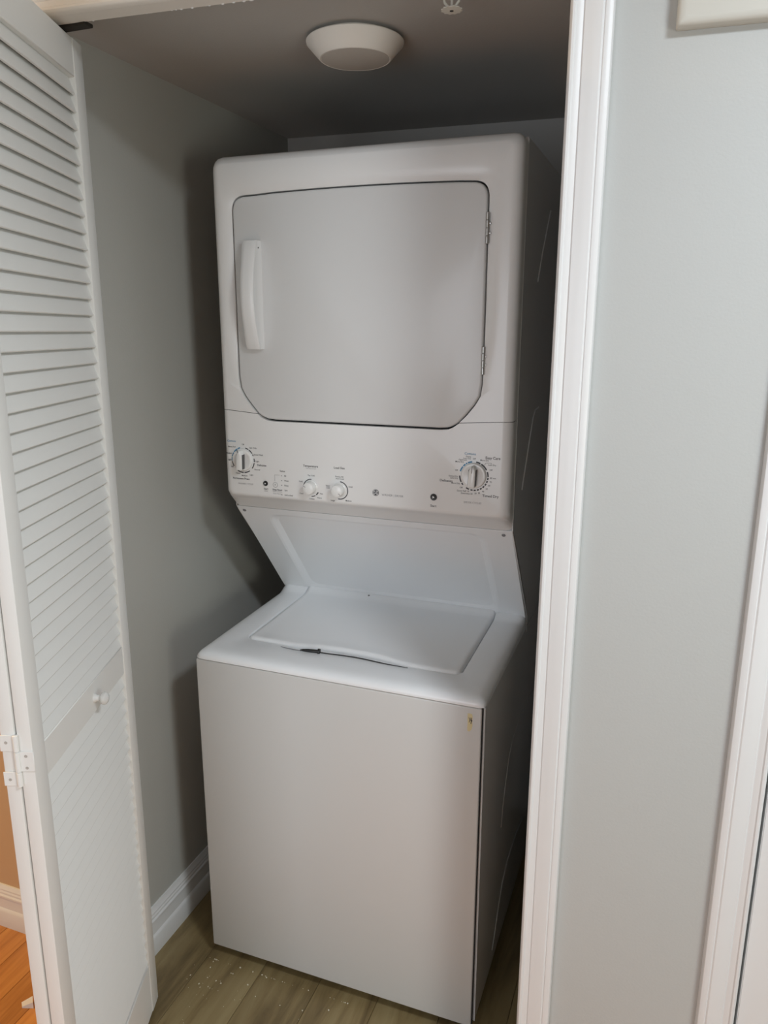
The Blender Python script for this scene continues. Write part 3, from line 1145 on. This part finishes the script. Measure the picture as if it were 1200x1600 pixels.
# maker's round emblem
b = bmesh.new()
EX, EZ, ER = 0.3862, 1.2160, 0.0076
lathe(b, [(ER, 0), (ER, 0.0005), (ER * 0.94, 0.0008)], 36, face_frame(EX, EZ, 0.158))
em = obj('emblem', b, M_INK, wdr)
em['label'] = 'dark round maker emblem with light monogram'
b = bmesh.new()
arc(b, EX, EZ, ER * 0.80, ER * 0.88, 0, 360, 32, 0.1570)
for k in range(4):
    a = 45 + 90 * k
    arc(b, EX + ER * .60 * math.sin(math.radians(a)), EZ + ER * .60 * math.cos(math.radians(a)), ER * 0.06, ER * 0.18, a - 110, a + 110, 10, 0.1570)
glyphs(b, 'GE', EX, EZ - 0.0002, ER * 1.05, 'CENTER', 0.0, 0.1570)
obj('monogram', b, M_WHITE, em, 0)

# remains of a sticker at the washer's top corner
b = bmesh.new()
outl = [(0.6478, 0.8115), (0.6520, 0.8120), (0.6570, 0.8112), (0.6585, 0.806), (0.6580, 0.796), (0.6586, 0.786), (0.6568, 0.777), (0.6530, 0.7715), (0.6486, 0.7720), (0.6478, 0.779), (0.6484, 0.789), (0.6476, 0.800)]
loft(b, [[Vector((x, -0.0010, z)) for x, z in outl], [Vector((x, -0.0013, z)) for x, z in outl]], True, True)
st = obj('sticker', b, M_STICK, wdr, 0)
st['label'] = 'yellowed torn sticker remnant'
b = bmesh.new()
for P in ([(0.6502, 0.8035), (0.6520, 0.8020), (0.6534, 0.7965), (0.6520, 0.7920), (0.6508, 0.7915), (0.6519, 0.7970)], [(0.6545, 0.8035), (0.6560, 0.8030), (0.6564, 0.7990), (0.6582, 0.7968), (0.6566, 0.7940), (0.6560, 0.7890), (0.6545, 0.7895), (0.6550, 0.7945), (0.6540, 0.7975)]):
    b.faces.new([b.verts.new((x, -0.0015, z)) for x, z in P])
obj('sticker_print', b, M_INK, st, 0)

# ---------------------------------------------------------------- black cord lying along the lid edge
def zl(y):
    return zd(y) + 0.0016


cord = thing('black_cord', (0.25, 0.080, zd(0.08)), 'thin black cord with a small plug lying along the washer lid edge', 'cord')
b = bmesh.new()
pw = [(0.280, 0.0830), (0.300, 0.0838), (0.330, 0.0862), (0.360, 0.0872), (0.390, 0.0855), (0.420, 0.0818), (0.445, 0.0795), (0.470, 0.0790), (0.492, 0.0780)]
tube(b, [(x, y, zl(y) - 0.0003) for x, y in pw], [0.0013] * 6 + [0.0011, 0.0009, 0.0006], 8)
obj('wire', b, M_DARK, cord)
b = bmesh.new()
pp = [(0.232, 0.0758), (0.238, 0.0765), (0.250, 0.0785), (0.262, 0.0800), (0.2735, 0.0818), (0.2740, 0.0819), (0.2790, 0.0827), (0.2795, 0.0828)]
tube(b, [(x, y, zl(y) + 0.002) for x, y in pp], [0.0010, 0.0026, 0.0036, 0.0040, 0.0038, 0.0062, 0.0062, 0.0030], 12)
obj('plug', b, M_DARK, cord)
b = bmesh.new()
tube(b, [(x, y, zl(y)) for x, y in ((0.180, 0.0795), (0.200, 0.0770), (0.218, 0.0760), (0.234, 0.0760))], [0.0006, 0.0010, 0.0010, 0.0012], 6)
obj('prong', b, M_GREYINK, cord)

# ---------------------------------------------------------------- closet ceiling light, sprinkler
LCX, LCY = 0.351, 0.142
lf = thing('ceiling_light', (LCX, LCY, ZCEIL), 'round white flush ceiling light, switched off, on the closet ceiling', 'light')
Fl = frame((LCX, LCY, ZCEIL), (1, 0, 0), (0, -1, 0), (0, 0, -1))
b = bmesh.new()
lathe(b, [(0.076, 0), (0.076, 0.0055), (0.0925, 0.0065), (0.0945, 0.0085), (0.0938, 0.0115), (0.0705, 0.0365), (0.0680, 0.0380), (0.0668, 0.0372)], 64, Fl)
obj('trim_ring', b, M_FIX, lf)
b = bmesh.new()
lathe(b, [(0.0666, 0.0355), (0.0655, 0.0382), (0.045, 0.0398), (0.02, 0.0404), (0.004, 0.0405)], 64, Fl)
obj('lens', b, M_LENS, lf)

SX, SY = 0.6000, -0.055
sp_ = thing('fire_sprinkler', (SX, SY, ZCEIL), 'small white fire sprinkler head hanging from the closet ceiling', 'sprinkler')
Fs = frame((SX, SY, ZCEIL), (1, 0, 0), (0, -1, 0), (0, 0, -1))
b = bmesh.new()
lathe(b, [(0.030, 0), (0.030, 0.0015), (0.024, 0.0045), (0.0125, 0.0060), (0.0115, 0.0140), (0.008, 0.0150)], 32, Fs)
obj('escutcheon', b, M_SPR, sp_)
b = bmesh.new()
for s in (-1, 1):
    tube(b, [Fs @ Vector(p) for p in ((s * 0.009, 0, 0.013), (s * 0.0125, 0, 0.020), (s * 0.0135, 0, 0.030), (s * 0.0115, 0, 0.038), (s * 0.006, 0, 0.0445), (0, 0, 0.0465))], 0.0021, 8)
obj('frame_arms', b, M_SPR, sp_)
b = bmesh.new()
lathe(b, [(0.0022, 0.015), (0.0022, 0.0445)], 10, Fs)
obj('glass_bulb', b, M_LENS, sp_)
b = bmesh.new()
rings2 = []
for r_, h_ in ((0.0045, 0.0445), (0.0045, 0.0480), (1.0, 0.0486), (1.0, 0.0500), (0.004, 0.0506)):
    ring = []
    for k in range(48):
        a = 2 * math.pi * k / 48
        rr_ = r_ if r_ < .1 else (0.0172 if k % 4 < 2 else 0.0152)
        ring.append(Fs @ Vector((rr_ * math.cos(a), rr_ * math.sin(a), h_)))
    rings2.append(ring)
loft(b, rings2, True, True)
df = obj('deflector', b, M_SPR, sp_)
b = bmesh.new()
lathe(b, [(0.0032, 0.0500), (0.0030, 0.0512)], 12, Fs)
obj('deflector_screw', b, M_DARK, df)

# ---------------------------------------------------------------- box on the hall wall
bxm = bmesh.new()
F = Matrix.Translation((0, 0, 0))
O = wp(0.944, 0.0003)
Fx = frame((O.x, O.y, 1.9525), (CA, SA, 0), (0, 0, 1), (SA, -CA, 0))
rr = []
for ins, d in ((0.0, 0.0), (0.0, 0.0150), (0.0012, 0.0180), (0.0045, 0.0205), (0.010, 0.0215)):
    pts = fillet([(ins, ins), (0.19 - ins, ins), (0.19 - ins, 0.14 - ins), (ins, 0.14 - ins)], [0.003] * 4, 4)
    rr.append([Fx @ Vector((x, z, d)) for x, z in pts])
loft(bxm, rr, True, True)
wb = obj('wall_box', bxm, M_BOX, None, 40)
tag(wb, 'white plastic box high on the grey hall wall, mostly out of the frame', 'box')

# ---------------------------------------------------------------- scrap on the hall floor, lint in the closet
b = bmesh.new()
pts = [(-0.350, -0.287), (-0.328, -0.273), (-0.312, -0.288), (-0.338, -0.297)]
lo = [Vector((x, y, 0.0003)) for x, y in pts]
hi_ = [Vector((x, y, h_)) for (x, y), h_ in zip(pts, (0.003, 0.016, 0.018, 0.004))]
loft(b, [lo, hi_], True, True)
sc_ = obj('plastic_wedge', b, M_TRIM, None, 20)
tag(sc_, 'small white wedge lying on the orange floor behind the louvered door', 'wedge')

b = bmesh.new()
rnd = random.Random(11)
spots = [(0.02, 0.045), (0.03, 0.0)]
for i in range(70):
    x = -0.02 + rnd.random() * 0.40
    y = -0.20 + rnd.random() * 0.33
    if i > 45:
        x, y = 0.06 + rnd.gauss(0, .05), -0.07 + rnd.gauss(0, .035)
    y = min(y, -0.012)
    r = 0.0006 + 0.0013 * rnd.random() ** 2
    Mx = Matrix.Translation((x, y, r * 0.6)) @ Matrix.Rotation(rnd.random() * 6, 4, 'Z') @ Matrix.Diagonal((1.5, 1.0, 0.7, 1))
    bmesh.ops.create_icosphere(b, subdivisions=1, radius=r, matrix=Mx)
ls = obj('lint_specks', b, M_LINT, None, 0)
tag(ls, 'pale lint specks scattered over the brown closet floor', 'lint', kind='stuff')

for o in bpy.data.objects:
    if '_loc' in o:
        del o['_loc']
